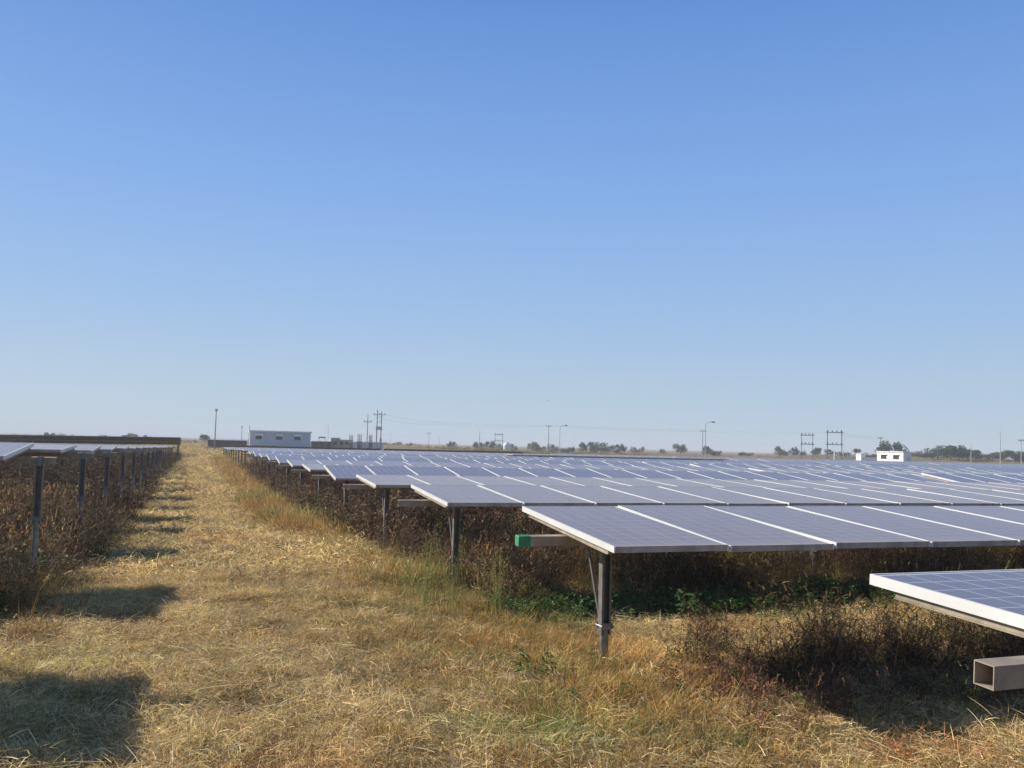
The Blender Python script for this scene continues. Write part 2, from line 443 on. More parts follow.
STRAW = [(.74,.61,.30), (.66,.53,.23), (.82,.73,.45), (.46,.34,.17), (.60,.54,.37), (.26,.18,.09)]
GOLD = [(.62,.46,.18), (.50,.33,.13), (.70,.58,.28), (.36,.21,.09), (.40,.36,.14), (.22,.14,.07)]
GREEN = [(.13,.17,.05), (.18,.23,.07), (.30,.32,.12), (.10,.13,.04)]
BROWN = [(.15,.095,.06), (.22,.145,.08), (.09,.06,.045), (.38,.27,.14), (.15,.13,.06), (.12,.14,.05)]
def rdir(zlo, zhi):
    a = random.uniform(0, 6.283); z = random.uniform(zlo, zhi); r = math.sqrt(max(0, 1 - z*z)); return (r*math.cos(a), r*math.sin(a), z)
def disc(r):
    a = random.uniform(0, 6.283); q = r * math.sqrt(random.random()); return (q*math.cos(a), q*math.sin(a))
def straw_patch(rad=.28, up=230, flat=60, w=.0036, comb=None):
    B = Blades(); main = random.uniform(0, 6.28)
    for _ in range(up):
        x, y = disc(rad); B.blade((x, y, -.01), rdir(.15, .95), random.uniform(.035, .13), w, jit(random.choice(STRAW + GREEN[:2] if random.random() < .3 else STRAW)), .9, 2)
    for _ in range(flat):
        x, y = disc(rad); a = random.gauss(main, 1.3); z = random.uniform(-.12, .45)
        B.blade((x, y, random.uniform(.004, .055)), (math.cos(a), math.sin(a), z), random.uniform(.05, .19), w*1.05, jit(random.choice(STRAW)), random.uniform(.1, .8), 3)
    return B.mesh('straw', M_GRASS)
def tuft(pal, n=85, hlo=.10, hhi=.34, rad=.10, w=.0042, spread=.62):
    B = Blades()
    for _ in range(n):
        x, y = disc(rad); c = random.choice(pal)
        B.blade((x, y, -.01), rdir(1 - spread, .99), random.uniform(hlo * .6, hhi), w * random.uniform(.7, 1.6), jit(c, .4), random.uniform(.2, 2.2), 4)
    for _ in range(n // 3):
        x, y = disc(rad * 2); B.blade((x, y, -.01), rdir(.2, .8), random.uniform(hlo * .5, hlo * 1.4), w, jit(random.choice(STRAW)), .9, 3)
    return B.mesh('tuft', M_GRASS)
def weed(pal, heads, n=13, hlo=.35, hhi=.8, rad=.16, w=.0045, leaves=9, head=.07):
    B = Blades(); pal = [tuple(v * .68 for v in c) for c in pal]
    for _ in range(n):
        x, y = disc(rad); c = jit(random.choice(pal)); h = random.uniform(hlo, hhi); d = np.array(rdir(.86, .995))
        p = np.array((x, y, -.02)); seg = 5; q = p.copy(); pts = [q.copy()]
        end = B.blade(p, d, h, w * 1.2, c, random.uniform(0, .35), 5)
        for _l in range(leaves):
            t = random.uniform(.1, .95); pp = p * (1 - t) + end * t
            B.blade(pp, rdir(-.1, .85), random.uniform(.06, .20), w * 1.5, jit(random.choice(pal)), random.uniform(.4, 1.6), 3)
        hc = jit(random.choice(heads)); dd = (end - p); dd /= np.linalg.norm(dd); dd = dd + np.array(rdir(-.3, .3)) * .35
        for _h in range(26):   # bristly seed head
            t = random.random(); pp = end + dd * (t - .2) * head
            B.blade(pp, tuple(np.array(rdir(-.2, .9)) * .8 + dd * .3), random.uniform(.012, .028), .005, jit(hc), .1, 1)
    return B.mesh('weed', M_WEED)
def herb(n=7, h=.35):
    B = Blades()
    for _ in range(n):
        x, y = disc(.06); d = np.array(rdir(.7, .98)); hh = random.uniform(h * .6, h)
        end = B.blade((x, y, 0), d, hh, .006, (.12, .17, .05), .2, 4)
        for _l in range(11):
            t = random.uniform(.15, 1); pp = np.array((x, y, 0)) * (1 - t) + end * t
            B.leaf(pp, rdir(-.1, .7), random.uniform(.05, .10), random.uniform(.02, .04), jit(random.choice([(.09,.17,.045), (.15,.25,.07), (.06,.11,.035)])))
    return B.mesh('herb', M_GRASS)
def stalk(h=.85):
    B = Blades()
    for _ in range(3):
        x, y = disc(.05); d = np.array(rdir(.97, .999)); hh = h * random.uniform(.75, 1)
        end = B.blade((x, y, 0), d, hh, .007, (.28, .30, .10), .05, 5)
        for _l in range(45):
            t = random.uniform(.25, 1) ** .8; pp = np.array((x, y, 0)) * (1 - t) + end * t
            B.leaf(pp, rdir(.2, .9), random.uniform(.015, .045), .012, jit(random.choice([(.16,.22,.06), (.26,.28,.09), (.30,.24,.10)])))
    return B.mesh('stalk', M_GRASS)

def proto_collection(name, meshes):
    c = bpy.data.collections.new(name)
    for i, me in enumerate(meshes):
        o = bpy.data.objects.new(f'{name}_{i:02d}', me); c.objects.link(o)
    return c
def scatter(name, coll, pts, label, cat):
    """one 'stuff' object: points carrying rotation, size, kind and tint, with a clump set on each"""
    n = len(pts); me = bpy.data.meshes.new(name)
    me.from_pydata([(p[0], p[1], p[2]) for p in pts], [], [])
    def att(nm, ty, key, arr):
        a = me.attributes.new(nm, ty, 'POINT'); a.data.foreach_set(key, np.array(arr, dtype=np.float32 if ty != 'INT' else np.int32).ravel())
    att('rot', 'FLOAT_VECTOR', 'vector', [(random.gauss(0, .14), random.gauss(0, .14), p[5] if p[5] is not None else random.uniform(0, 6.283)) for p in pts])
    att('scl', 'FLOAT_VECTOR', 'vector', [(p[3], p[3], p[3] * random.uniform(.8, 1.2)) for p in pts])
    att('idx', 'INT', 'value', [p[4] for p in pts])
    att('tint', 'FLOAT_COLOR', 'color', [(*p[6], 1) for p in pts])
    o = obj(name, me); tag(o, label, cat, kind='stuff')
    g = bpy.data.node_groups.new(name, 'GeometryNodeTree')
    g.interface.new_socket('Geometry', in_out='INPUT', socket_type='NodeSocketGeometry'); g.interface.new_socket('Geometry', in_out='OUTPUT', socket_type='NodeSocketGeometry')
    gi = g.nodes.new('NodeGroupInput'); go = g.nodes.new('NodeGroupOutput')
    iop = g.nodes.new('GeometryNodeInstanceOnPoints'); ci = g.nodes.new('GeometryNodeCollectionInfo')
    ci.inputs['Collection'].default_value = coll; ci.inputs['Separate Children'].default_value = True; ci.inputs['Reset Children'].default_value = True
    def na(nm, ty):
        a = g.nodes.new('GeometryNodeInputNamedAttribute'); a.data_type = ty; a.inputs['Name'].default_value = nm; return a.outputs['Attribute']
    L_ = g.links.new
    L_(gi.outputs[0], iop.inputs['Points']); L_(ci.outputs[0], iop.inputs['Instance']); iop.inputs['Pick Instance'].default_value = True
    L_(na('idx', 'INT'), iop.inputs['Instance Index']); L_(na('rot', 'FLOAT_VECTOR'), iop.inputs['Rotation']); L_(na('scl', 'FLOAT_VECTOR'), iop.inputs['Scale'])
    L_(iop.outputs[0], go.inputs[0])
    o.modifiers.new('scatter', 'NODES').node_group = g
    return o

def N(x, y, s, o=0): return noise.noise(Vector((x * s, y * s, o)))
def in_view(x, y):
    a = math.degrees(math.atan2(x, y)); return -24 < a < 62
def row_phase(y, off):   # distance (in metres) of y from the nearest table centre line
    return (y - off + ROW / 2) % ROW - ROW / 2
def weediness(x, y):
    """0 = mown lane, 1 = tall uncut weeds"""
    j = .45 * N(x, y, .8, 2) + .3 * N(x, y, 2.3, 4)
    if x < 0: return sstep(.95, 1.9, -x + j) * sstep(8.6, 10.6, y + j)
    return sstep(2.9, 3.7, x + j * .8 + .25 * sstep(14, 25, y)) * sstep(9.35, 10.1, y + j * .6)

ST = proto_collection('straw', [straw_patch() for _ in range(6)] + [straw_patch(.45, 190, 50, .009) for _ in range(4)])
TU = proto_collection('tuft', [tuft(GOLD) for _ in range(3)] + [tuft(GOLD + GREEN[:2], 110) for _ in range(2)] + [tuft(GREEN, 90, .06, .22) for _ in range(2)]
     + [tuft(GOLD, 100, .14, .5, .2, .011) for _ in range(3)] + [tuft(GOLD, 70, .03, .12, .10, .004, .9) for _ in range(2)])
HD = [(.20,.11,.09), (.32,.21,.13), (.14,.08,.07)]
WE = proto_collection('weed', [weed(BROWN, HD) for _ in range(4)] + [weed(BROWN + GREEN + GOLD, [(.40,.30,.15)]) for _ in range(3)]
     + [weed(BROWN, HD, 12, .35, .8, .25, .012, 10, .1) for _ in range(3)] + [weed(BROWN[:3], HD, 9, .16, .42, .14, .004, 9, .075) for _ in range(3)])
HE = proto_collection('herb', [herb() for _ in range(2)] + [herb(5, .2) for _ in range(2)] + [stalk(), stalk(.7)])
LS = proto_collection('long_straw', [])
def long_straw():
    B = Blades(); a0 = random.uniform(0, 6.28)
    for _ in range(12):
        x, y = disc(.2); a = random.gauss(a0, .6)
        B.blade((x, y, random.uniform(.04, .09)), (math.cos(a), math.sin(a), random.uniform(-.05, .12)), random.uniform(.12, .38), random.uniform(.003, .0055), jit(random.choice([(.60,.52,.30), (.52,.42,.22), (.55,.50,.36)])), random.uniform(.05, .35), 4)
    return B.mesh('long_straw', M_GRASS)
for i in range(4): LS.objects.link(bpy.data.objects.new(f'long_straw_{i}', long_straw()))

def tint_lane(x, y):
    a = N(x, y, .45, 11); b_ = N(x, y, 1.6, 17); k = 1 + .22 * a + .22 * b_
    gold = sstep(8, 22, y)
    k *= 1.10 + .45 * N(x, y, 3.0, 55) + .25 * N(x * 2.2, y * .5, 1.2, 57); r, g_, b2 = k * (1.06 + .02 * gold), k * (.98 + .01 * gold), k * (.88 - .02 * gold)
    g1 = sstep(.15, .5, N(x, y, .7, 31)); r *= 1 - .07 * g1; b2 *= 1 - .05 * g1       # greener spots
    g2 = sstep(.1, .45, N(x, y, .8, 41)); r *= 1 - .10 * g2; g_ *= 1 - .2 * g2; b2 *= 1 - .22 * g2      # brown-red spots
    if math.hypot((x - 4.3) / .4, (y - 4.15 + .3 * (x - 4.3)) / .11) < 1: r, g_, b2 = .80, .45, .34
    return (r, g_, b2)
def var(x, y, t):
    u = random.random()
    if u < .16: return tuple(v * 2.3 for v in t)
    if u < .26: return (t[0] * .75, t[1] * 1.05, t[2] * .75)
    if u < .42: return (t[0] * .55, t[1] * .48, t[2] * .5)
    return t
def clumpy(x, y): return .62 + .55 * N(x, y, 2.6, 66) + .35 * N(x, y, 1.1, 67)
def jt(t, a=.1): k = 1 + random.uniform(-a, a); return tuple(v * k for v in t)

# straw everywhere that is mown
pts = []
def sample(n, x0, x1, y0, y1):
    for _ in range(n): yield random.uniform(x0, x1), random.uniform(y0, y1)
for x, y in sample(16000, -6, 12.5, 2.2, 13):
    if not in_view(x, y) or weediness(x, y) > .85: continue
    if y > 10.5 and x > 3.6: continue
    q = clumpy(x, y)
    if random.random() > q * 1.25 + .12: continue
    pts.append((x, y, ground_z(x, y) + .03 * max(0, q - .6), random.uniform(.55, .9) + .5 * max(0, q - .3), random.randrange(6), None, jt(tint_lane(x, y), .22)))
for x, y in sample(9000, -4, 5, 12.5, 34):
    if not in_view(x, y) or weediness(x, y) > .9: continue
    pts.append((x, y, ground_z(x, y), random.uniform(.7, 1.4), random.randrange(6, 10), None, jt(tint_lane(x, y), .25)))
for x, y in sample(7000, -4.5, 4.5, 34, 110):
    pts.append((x, y, ground_z(x, y), random.uniform(1.1, 2.4), random.randrange(6, 10), None, jt(tint_lane(x, y), .25)))
for x, y in sample(3500, -14, 26, 108, 260):
    pts.append((x, y, ground_z(x, y), random.uniform(2.5, 4.5), random.randrange(6, 10), None, jt(tint_lane(x, y))))
scatter('mown_straw', ST, pts, 'mown dry straw lying all over the lane and between the tables', 'dry grass')

pts = []
for x, y in sample(1000, -4, 8, 2.6, 10):
    if weediness(x, y) > .4: continue
    if N(x, y, .8, 51) < -.05: continue
    pts.append((x, y, ground_z(x, y) + .01, random.uniform(.6, 1.15), random.randrange(4), None, jt((1, .97, .9), .2)))
scatter('loose_straw', LS, pts, 'long pale loose straws raked over the cut grass', 'straw')

# tufts: low everywhere, higher along the right edge of the lane
def hue(x, y):
    """slow colour drift of standing grass: gold, orange-brown, grey-green"""
    n_ = N(x, y * .7, .33, 123) + .35 * N(x, y, 1.3, 7)
    if n_ > .22: return (.80, .90, .80), (3, 4, 5, 6, 0)
    if n_ < -.18: return (.92, .80, .68), (0, 1, 2)
    return (1.08, 1.0, .9), (0, 1, 2, 3)
pts = []
for x, y in sample(15000, -4.5, 12.5, 2.6, 16):
    if not in_view(x, y): continue
    j_ = .5 * N(x, y, .7, 5)
    edge = sstep(1.3, 2.7, x + j_) * sstep(4.3, 5.6, y + j_) * (1 - sstep(3.6, 4.6, x) * .75)
    n_ = N(x, y, .9, 61)
    if random.random() > .16 + .9 * edge + .5 * max(0, n_): continue
    t, ids = hue(x, y)
    if edge < .3 and random.random() < .6: idx = random.randrange(10, 12); tall = random.uniform(.7, 1.5)
    else: idx = random.choice(ids); tall = .30 + .62 * edge * (.55 + .9 * max(0, N(x, y, .6, 71) + .3)) + random.uniform(-.08, .12)
    k_ = tint_lane(x, y); pts.append((x, y, ground_z(x, y), tall, idx, None, jt((t[0]*k_[0], t[1]*k_[1], t[2]*k_[2]), .22)))
for x, y in sample(2400, 2.9, 13, 9.3, 15):
    if not in_view(x, y): continue
    t, ids = hue(x * 1.4, y * 1.4); pts.append((x, y, ground_z(x, y), random.uniform(.5, 1.35), random.choice(ids + (5,)), None, jt(t, .3)))
for x, y in sample(4200, -9, -1.0, 8.3, 24):
    if not in_view(x, y): continue
    t, ids = hue(x * 1.4, y * 1.4); t = tuple(v * .8 for v in t); pts.append((x, y, ground_z(x, y), random.uniform(.4, 1.3), random.choice(ids + (5,)), None, jt(t, .35)))
for x, y in sample(2600, 1.0, 3.4, 4.2, 11):
    if N(x, y, 1.4, 207) + .5 * (x - 2.2) < -.05: continue
    t, ids = hue(x * 1.6, y * 1.6); pts.append((x, y, ground_z(x, y), random.uniform(.35, .95), random.choice(ids + (3,)), None, jt(t, .3)))
for x, y in sample(14000, -2.6, 3.6, 11, 90):
    if not in_view(x, y): continue
    bx = 2.15 - .75 * sstep(13, 22, y) + .55 * N(0, y, .30, 3) + .3 * N(0, y, .9, 6)
    edge = sstep(bx - .5, bx + .5, x) + sstep(-1.0, -1.9, x) * .25
    if random.random() > .05 + .9 * edge: continue
    s_ = .30 + 1.15 * sstep(bx - .3, bx + .8, x) * (.50 + .9 * max(0, N(x, y, .38, 9) + .3))
    t, ids = hue(x * 1.5, y); s_ *= .52 + .48 * sstep(14, 20, y)
    pts.append((x, y, ground_z(x, y), s_, random.randrange(7, 10), None, jt((t[0], t[1] * .95, t[2] * .9), .2)))
for x, y in sample(1500, 3.1, 12, 8.3, 9.8):
    if random.random() > sstep(8.4, 8.8, y) * (.5 + N(x, y, .9, 34)): continue
    pts.append((x, y, ground_z(x, y), random.uniform(.5, .95), random.choice((5, 6)), None, jt((1.15, 1.7, .9), .25)))
for x, y in sample(700, 1.6, 3.4, 4.6, 8.6):
    if N(x, y, 1.1, 38) < .0: continue
    pts.append((x, y, ground_z(x, y), random.uniform(.5, .9), random.choice((5, 6, 3)), None, jt((1.25, 1.3, 1.0), .25)))
for x, y in sample(1500, -14, 26, 108, 240):
    t, ids = hue(x, y)
    pts.append((x, y, ground_z(x, y), random.uniform(1.2, 2.6), random.randrange(7, 10), None, jt(t, .25)))
scatter('dry_grass', TU, pts, 'golden and brown grass tufts thickest along the right side of the lane', 'grass')

pts = []
def wt(x, y):
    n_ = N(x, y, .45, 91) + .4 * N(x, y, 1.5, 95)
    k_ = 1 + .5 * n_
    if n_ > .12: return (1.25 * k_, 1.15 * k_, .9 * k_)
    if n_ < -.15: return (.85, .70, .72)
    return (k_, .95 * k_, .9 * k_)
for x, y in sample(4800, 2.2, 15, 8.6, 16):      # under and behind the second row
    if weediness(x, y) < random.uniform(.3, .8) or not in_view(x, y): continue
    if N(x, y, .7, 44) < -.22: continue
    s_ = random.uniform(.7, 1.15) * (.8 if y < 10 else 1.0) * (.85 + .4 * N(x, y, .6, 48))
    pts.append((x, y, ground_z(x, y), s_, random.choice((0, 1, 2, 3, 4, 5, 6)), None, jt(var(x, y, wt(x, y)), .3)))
for x, y in sample(5200, 2.9, 9, 16, 60):
    if x > 3 + y * .12 + 2 or weediness(x, y) < .5: continue
    pts.append((x, y, ground_z(x, y), random.uniform(.8, 1.2), random.randrange(7, 10), None, jt(var(x, y, wt(x, y)), .3)))
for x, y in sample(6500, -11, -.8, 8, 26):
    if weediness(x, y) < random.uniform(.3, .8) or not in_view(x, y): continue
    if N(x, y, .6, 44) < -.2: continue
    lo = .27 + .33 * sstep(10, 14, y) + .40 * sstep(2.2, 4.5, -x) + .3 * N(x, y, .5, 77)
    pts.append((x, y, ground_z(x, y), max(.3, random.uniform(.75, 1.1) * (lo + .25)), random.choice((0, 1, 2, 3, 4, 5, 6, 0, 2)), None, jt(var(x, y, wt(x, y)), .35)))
for x, y in sample(6500, -20, -1.0, 26, 100):
    if weediness(x, y) < random.uniform(.35, .8) or not in_view(x, y): continue
    pts.append((x, y, ground_z(x, y), random.uniform(.7, 1.05), random.randrange(7, 10), None, jt(var(x, y, (.85, .78, .72)), .3)))
# foxtails in and round the second row's shadow
for x, y in sample(1500, 2.9, 13, 5.2, 8.3):
    k_ = sstep(3.5, 4.9, x + .6 * N(x, y, 1.2, 15)) * sstep(5.3, 6.0, y + .3 * N(x, y, 1.5, 19)) * (1 - sstep(6.6, 7.5, y + .4 * N(x, y, 1.1, 29))) * (.55 + N(x, y, 1.3, 37))
    if random.random() > k_: continue
    pts.append((x, y, ground_z(x, y), random.uniform(.6, 1.15), random.choice((10, 11, 12, 10, 11, 12, 4, 5)), None, jt((.95, .92, .85), .3)))
for x, y in sample(420, 4.0, 11, 4.9, 6.6):
    pts.append((x, y, ground_z(x, y), random.uniform(.4, .8), random.randrange(10, 13), None, jt((.8, .75, .65), .3)))
for x, y in sample(45, 3.2, 4.6, 4.6, 6.2):
    pts.append((x, y, ground_z(x, y), random.uniform(.5, .85), random.randrange(10, 13), None, jt((1.5, 1.3, 1.1), .25)))
for x, y in sample(40, 4.2, 8, 4.4, 5.2):
    pts.append((x, y, ground_z(x, y), random.uniform(.35, .6), random.choice((10, 11, 12)), None, jt((1.3, 1.3, 1.0), .25)))
for x, y in sample(420, -3, 9, 2.9, 16):
    if N(x, y, .55, 201) < .12 or weediness(x, y) > .3: continue
    pts.append((x, y, ground_z(x, y), random.uniform(.22, .5), random.choice((10, 11, 12, 4)), None, jt(random.choice([(1.5, 1.3, 1), (1.1, .95, .8), (1.2, 1.5, .9)]), .3)))
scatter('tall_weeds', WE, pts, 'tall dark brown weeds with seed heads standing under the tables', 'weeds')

pts = []
for x, y in sample(1500, 3.3, 12, 8.5, 9.9):
    if random.random() > sstep(8.6, 9.0, y) * (.45 + N(x, y, 1.0, 33)): continue
    pts.append((x, y, ground_z(x, y), random.uniform(.6, 1.1), random.choice((2, 3, 2, 3, 0)), None, jt((1, 1, 1), .2)))
for x, y in sample(160, -9, -1.5, 8.5, 16): pts.append((x, y, ground_z(x, y), random.uniform(.7, 1.4), random.choice((0, 1, 2)), None, jt((1, 1, .9), .2)))
for x, y in sample(26, 2.1, 3.2, 8.6, 10.4): pts.append((x, y, ground_z(x, y), random.uniform(.8, 1.05), random.choice((4, 5)), None, jt((1, 1, 1), .2)))
for x, y in sample(22, 2.4, 4.2, 5, 7): pts.append((x, y, ground_z(x, y), random.uniform(.5, .9), random.choice((0, 2, 3)), None, jt((1, 1, 1), .2)))
scatter('green_weeds', HE, pts, 'green leafy weeds and thin stalks growing beside the posts', 'weeds')
pts = []
for _ in range(5200):
    a = R(random.uniform(-14, 60)); r = random.uniform(165, 330); x, y = r * math.sin(a), r * math.cos(a)
    if y < 124 and x < 135: continue
    n_ = N(x, y, .03, 5) + .5 * N(x, y, .11, 6)
    if random.random() > .35 + n_ * 1.3: continue
    t = (1, .85, .7) if n_ < .05 else (.8, .7, .5) if n_ < .25 else (.45, .62, .38)
    pts.append((x, y, ground_z(x, y) - .1, random.uniform(1.6, 3.2) * (1 + .5 * max(0, n_)), random.randrange(7, 10), None, jt(t, .3)))
scatter('dry_scrub', TU, pts, 'dry brown and green scrub on the open ground beyond the array', 'scrub')
#PART2

# ------------------------------------------------------------------ trees on the horizon
def leaf_material(name, c0, c1):
    m, nt, b = mat(name)
    oi = node(nt, 'ShaderNodeNewGeometry').outputs['Random Per Island']
    tc = node(nt, 'ShaderNodeTexCoord').outputs['Object']
    f = mth(nt, 'MULTIPLY_ADD', noise_tex(nt, tc, 1.2, 3), .8, mth(nt, 'MULTIPLY', oi, .4))
    c = ramp(nt, f, [(.3, c0), (.8, c1)]); link(nt, c, b.inputs['Base Color']); b.inputs['Roughness'].default_value = .6
    tr = node(nt, 'ShaderNodeBsdfTranslucent'); link(nt, c, tr.inputs[0]); ms = node(nt, 'ShaderNodeMixShader'); ms.inputs[0].default_value = .3
    link(nt, b.outputs[0], ms.inputs[1]); link(nt, tr.outputs[0], ms.inputs[2]); link(nt, ms.outputs[0], nt.nodes['Material Output'].inputs[0])
    return m
M_LEAF = [leaf_material('dark_foliage', (.025, .045, .018), (.07, .10, .035)), leaf_material('olive_foliage', (.05, .065, .022), (.13, .15, .05)), leaf_material('dull_foliage', (.06, .06, .03), (.13, .12, .06))]
M_BARK = simple('bark', (.12, .09, .07), .9, 0, .4, 8)
def crown_mesh(kind, mt, seed, n=2200, leaf=.15):
    """leaf faces gathered in clumps; unit size: 1 wide, z from .15 to 1"""
    rd = np.random.default_rng(seed); v = []; f = []
    nl = {'round': 15, 'wide': 18, 'sparse': 12, 'bush': 16}[kind]; cl = []
    for _ in range(nl):
        a = rd.uniform(0, 6.28); r = .40 * math.sqrt(rd.uniform(0, 1)) * (1.1 if kind == 'wide' else 1)
        z = rd.uniform(.28, .82) if kind != 'bush' else rd.uniform(.08, .72)
        if kind != 'bush': r *= 1.15 - abs(z - .55)
        cl.append((r*math.cos(a), r*math.sin(a), z, rd.uniform(.13, .24)))
    for _ in range(n):
        c = cl[rd.integers(nl)]; d = rd.normal(size=3); d /= np.linalg.norm(d); p = np.array(c[:3]) + d * c[3] * rd.uniform(.5, 1.15)
        if p[2] < 0: continue
        u = rd.normal(size=3); u /= np.linalg.norm(u); w = np.cross(u, rd.normal(size=3)); w /= np.linalg.norm(w)
        s = leaf * rd.uniform(.3, .65) * .5; o = len(v)
        v += [tuple(p - u*s), tuple(p - w*s*.6), tuple(p + u*s), tuple(p + w*s*.6)]; f.append((o, o+1, o+2, o+3))
    me = bpy.data.meshes.new('crown'); me.from_pydata(v, [], f); me.materials.append(mt); return me, cl
def trunk_mesh(cl):
    b = MB(); b.tube([(0,0,-.05), (.015,0,.2), (0,.01,.5)], [.035, .026, .018], 7)
    for c in cl[:7]: b.tube([(.008, 0, .22), (c[0]*.5, c[1]*.5, .15 + c[2]*.45), (c[0], c[1], c[2])], [.016, .010, .004], 5)
    return b.mesh('trunk', M_BARK)
TREES = {}
for i, (k_, mi) in enumerate([('round', 0), ('wide', 0), ('sparse', 1), ('bush', 1), ('bush', 2), ('round', 2)]):
    me, cl = crown_mesh(k_, M_LEAF[mi], 50 + i); TREES[(k_, mi)] = (me, trunk_mesh(cl))
def tree(px, top, wpx, dist, kind, mi, label, group='small trees scattered along the horizon'):
    p = bearing(px, dist); gz = ground_z(p.x, p.y); h = max(1.2, hgt(px, top, dist) - gz); w = wpx / F * dist * (1.6 if px > 905 else 1.3)
    bush = kind == 'bush'
    t = empty('shrub' if bush else 'tree', (p.x, p.y, gz), random.uniform(0, 6.28)); t.scale = (w, w, h)
    tag(t, label, 'shrub' if bush else 'tree', group)
    obj('crown', TREES[(kind, mi)][0], t)
    if not bush: obj('trunk', TREES[(kind, mi)][1], t)
    return t
TL_ = [
 (50, 432.3, 8, 260, 'round', 5, 'lone round tree above the dark table at the far left'),
 (104, 434.3, 8, 330, 'bush', 4, 'low shrub just above the dark tables, left of the round tree'),
 (130, 433.0, 11, 330, 'round', 0, 'wider tree peeping over the dark tables, centre left'),
 (148, 434.4, 7, 330, 'bush', 4, 'small shrub right of the wider tree over the dark tables'),
 (205, 434.2, 9, 300, 'round', 0, 'small tree at the vanishing end of the mown lane'),
 (397, 441.2, 8, 330, 'bush', 4, 'grey shrub right of the tall paired power poles'),
 (409, 442.0, 6, 360, 'bush', 4, 'second shrub right of the paired power poles'),
 (451.5, 441, 7, 360, 'round', 0, 'isolated dark small tree on dry ground left of the tall thin pole'),
 (478, 441.6, 9, 340, 'round', 0, 'tree at the foot of the tall thin pole'),
 (490, 440.6, 10, 340, 'round', 0, 'tree left of the small twin-post frame'),
 (500, 442.2, 7, 380, 'bush', 4, 'pale shrub behind the small twin-post frame'),
 (512, 442.4, 8, 380, 'bush', 4, 'pale shrub right of the white tank'),
 (533, 441.5, 9, 330, 'round', 5, 'dull tree left of the crossarm pole'),
 (540, 442.6, 9, 300, 'bush', 3, 'green shrub just left of the crossarm pole'),
 (553, 442.8, 9, 350, 'bush', 4, 'grey shrub between the crossarm pole and the street lamp'),
 (565, 446.5, 10, 290, 'bush', 3, 'low green shrub right of the left street lamp'),
 (571.5, 444.6, 5, 300, 'bush', 3, 'upright green shrub right of the left street lamp'),
 (583.5, 442, 8, 310, 'round', 0, 'dark tree beside the wide tree on the horizon'),
 (598, 441.8, 18, 340, 'wide', 0, 'widest dark tree near the middle of the horizon'),
 (594, 447, 6, 280, 'bush', 3, 'little green shrub in front of the wide tree'),
 (610, 444.0, 9, 360, 'bush', 4, 'low shrub at the right end of the wide tree'),
 (620.5, 443.6, 9, 320, 'round', 0, 'round dark tree right of the wide tree'),
 (617, 448, 4, 280, 'bush', 3, 'tiny green shrub below the round dark tree'),
 (634, 445.8, 6, 350, 'bush', 4, 'first of two small shrubs right of the round dark tree'),
 (641.5, 445.6, 5, 350, 'bush', 4, 'second of two small shrubs right of the round dark tree'),
 (663, 448.2, 6, 330, 'bush', 4, 'low shrub left of the lone rounded tree'),
 (680.5, 443.6, 11, 330, 'round', 5, 'lone rounded olive-grey tree left of the right street lamp'),
 (707.5, 445.6, 9, 320, 'round', 0, 'dark tree at the foot of the right street lamp'),
 (716, 448, 9, 300, 'bush', 3, 'green shrub right of the right street lamp'),
 (746, 451, 11, 300, 'bush', 3, 'low dark shrub midway between the lamp and the steel gantries'),
 (779, 445.8, 7, 360, 'round', 0, 'left half of the leaning pair of trees before the gantries'),
 (785, 447.5, 9, 360, 'bush', 3, 'right half of the leaning pair of trees before the gantries'),
 (795, 446.6, 6, 340, 'round', 0, 'small dark tree left of the smaller gantry'),
 (803, 448.8, 5, 330, 'bush', 3, 'shrub at the left leg of the smaller gantry'),
 (818.5, 447.4, 9, 330, 'round', 3, 'olive tree between the two gantries'),
 (830, 448.5, 8, 300, 'bush', 4, 'shrub at the left leg of the larger gantry'),
 (844, 450.5, 10, 290, 'bush', 3, 'shrub at the right leg of the larger gantry'),
 (856, 448.4, 6, 300, 'round', 3, 'small tree behind the small white block'),
 (871, 450.6, 11, 270, 'bush', 3, 'green shrub left of the white hut'),
 (890, 440.2, 19, 262, 'round', 0, 'large dark green tree rising behind the white hut'),
 (898, 446.5, 12, 262, 'bush', 3, 'lower green growth at the right of the big tree behind the hut'),
 (914, 453, 8, 300, 'bush', 3, 'low shrub right of the white hut'),
 (925, 450, 13, 290, 'bush', 3, 'first low green tree of the thicket right of the hut'),
 (938, 448, 17, 290, 'wide', 0, 'second spreading tree of the thicket right of the hut'),
 (950, 445.4, 18, 285, 'wide', 0, 'tallest tree of the thicket right of the hut'),
 (959, 444.8, 12, 285, 'round', 0, 'flat-topped tree at the high point of the thicket'),
 (968, 449.5, 14, 290, 'wide', 0, 'sloping tree right of the tallest in the thicket'),
 (978, 452, 13, 300, 'bush', 3, 'low green shrub after the thicket, left of the tall right pole'),
 (990, 452.6, 14, 300, 'bush', 3, 'low green shrub just left of the tall right pole'),
 (1003, 451.5, 14, 290, 'wide', 0, 'tree just right of the tall right pole'),
 (1014, 450.3, 14, 285, 'wide', 0, 'dark tree near the right frame edge'),
 (1026, 451, 14, 290, 'bush', 3, 'shrub cut by the right frame edge'),
]
fix = {('round', 5): ('round', 2), ('round', 3): ('sparse', 1), ('bush', 4): ('bush', 2), ('bush', 3): ('bush', 1)}
for px, top, w, d, k_, mi, lab in TL_:
    k2, m2 = fix.get((k_, mi), (k_, mi)); tree(px, top, w, d, k2, m2, lab)

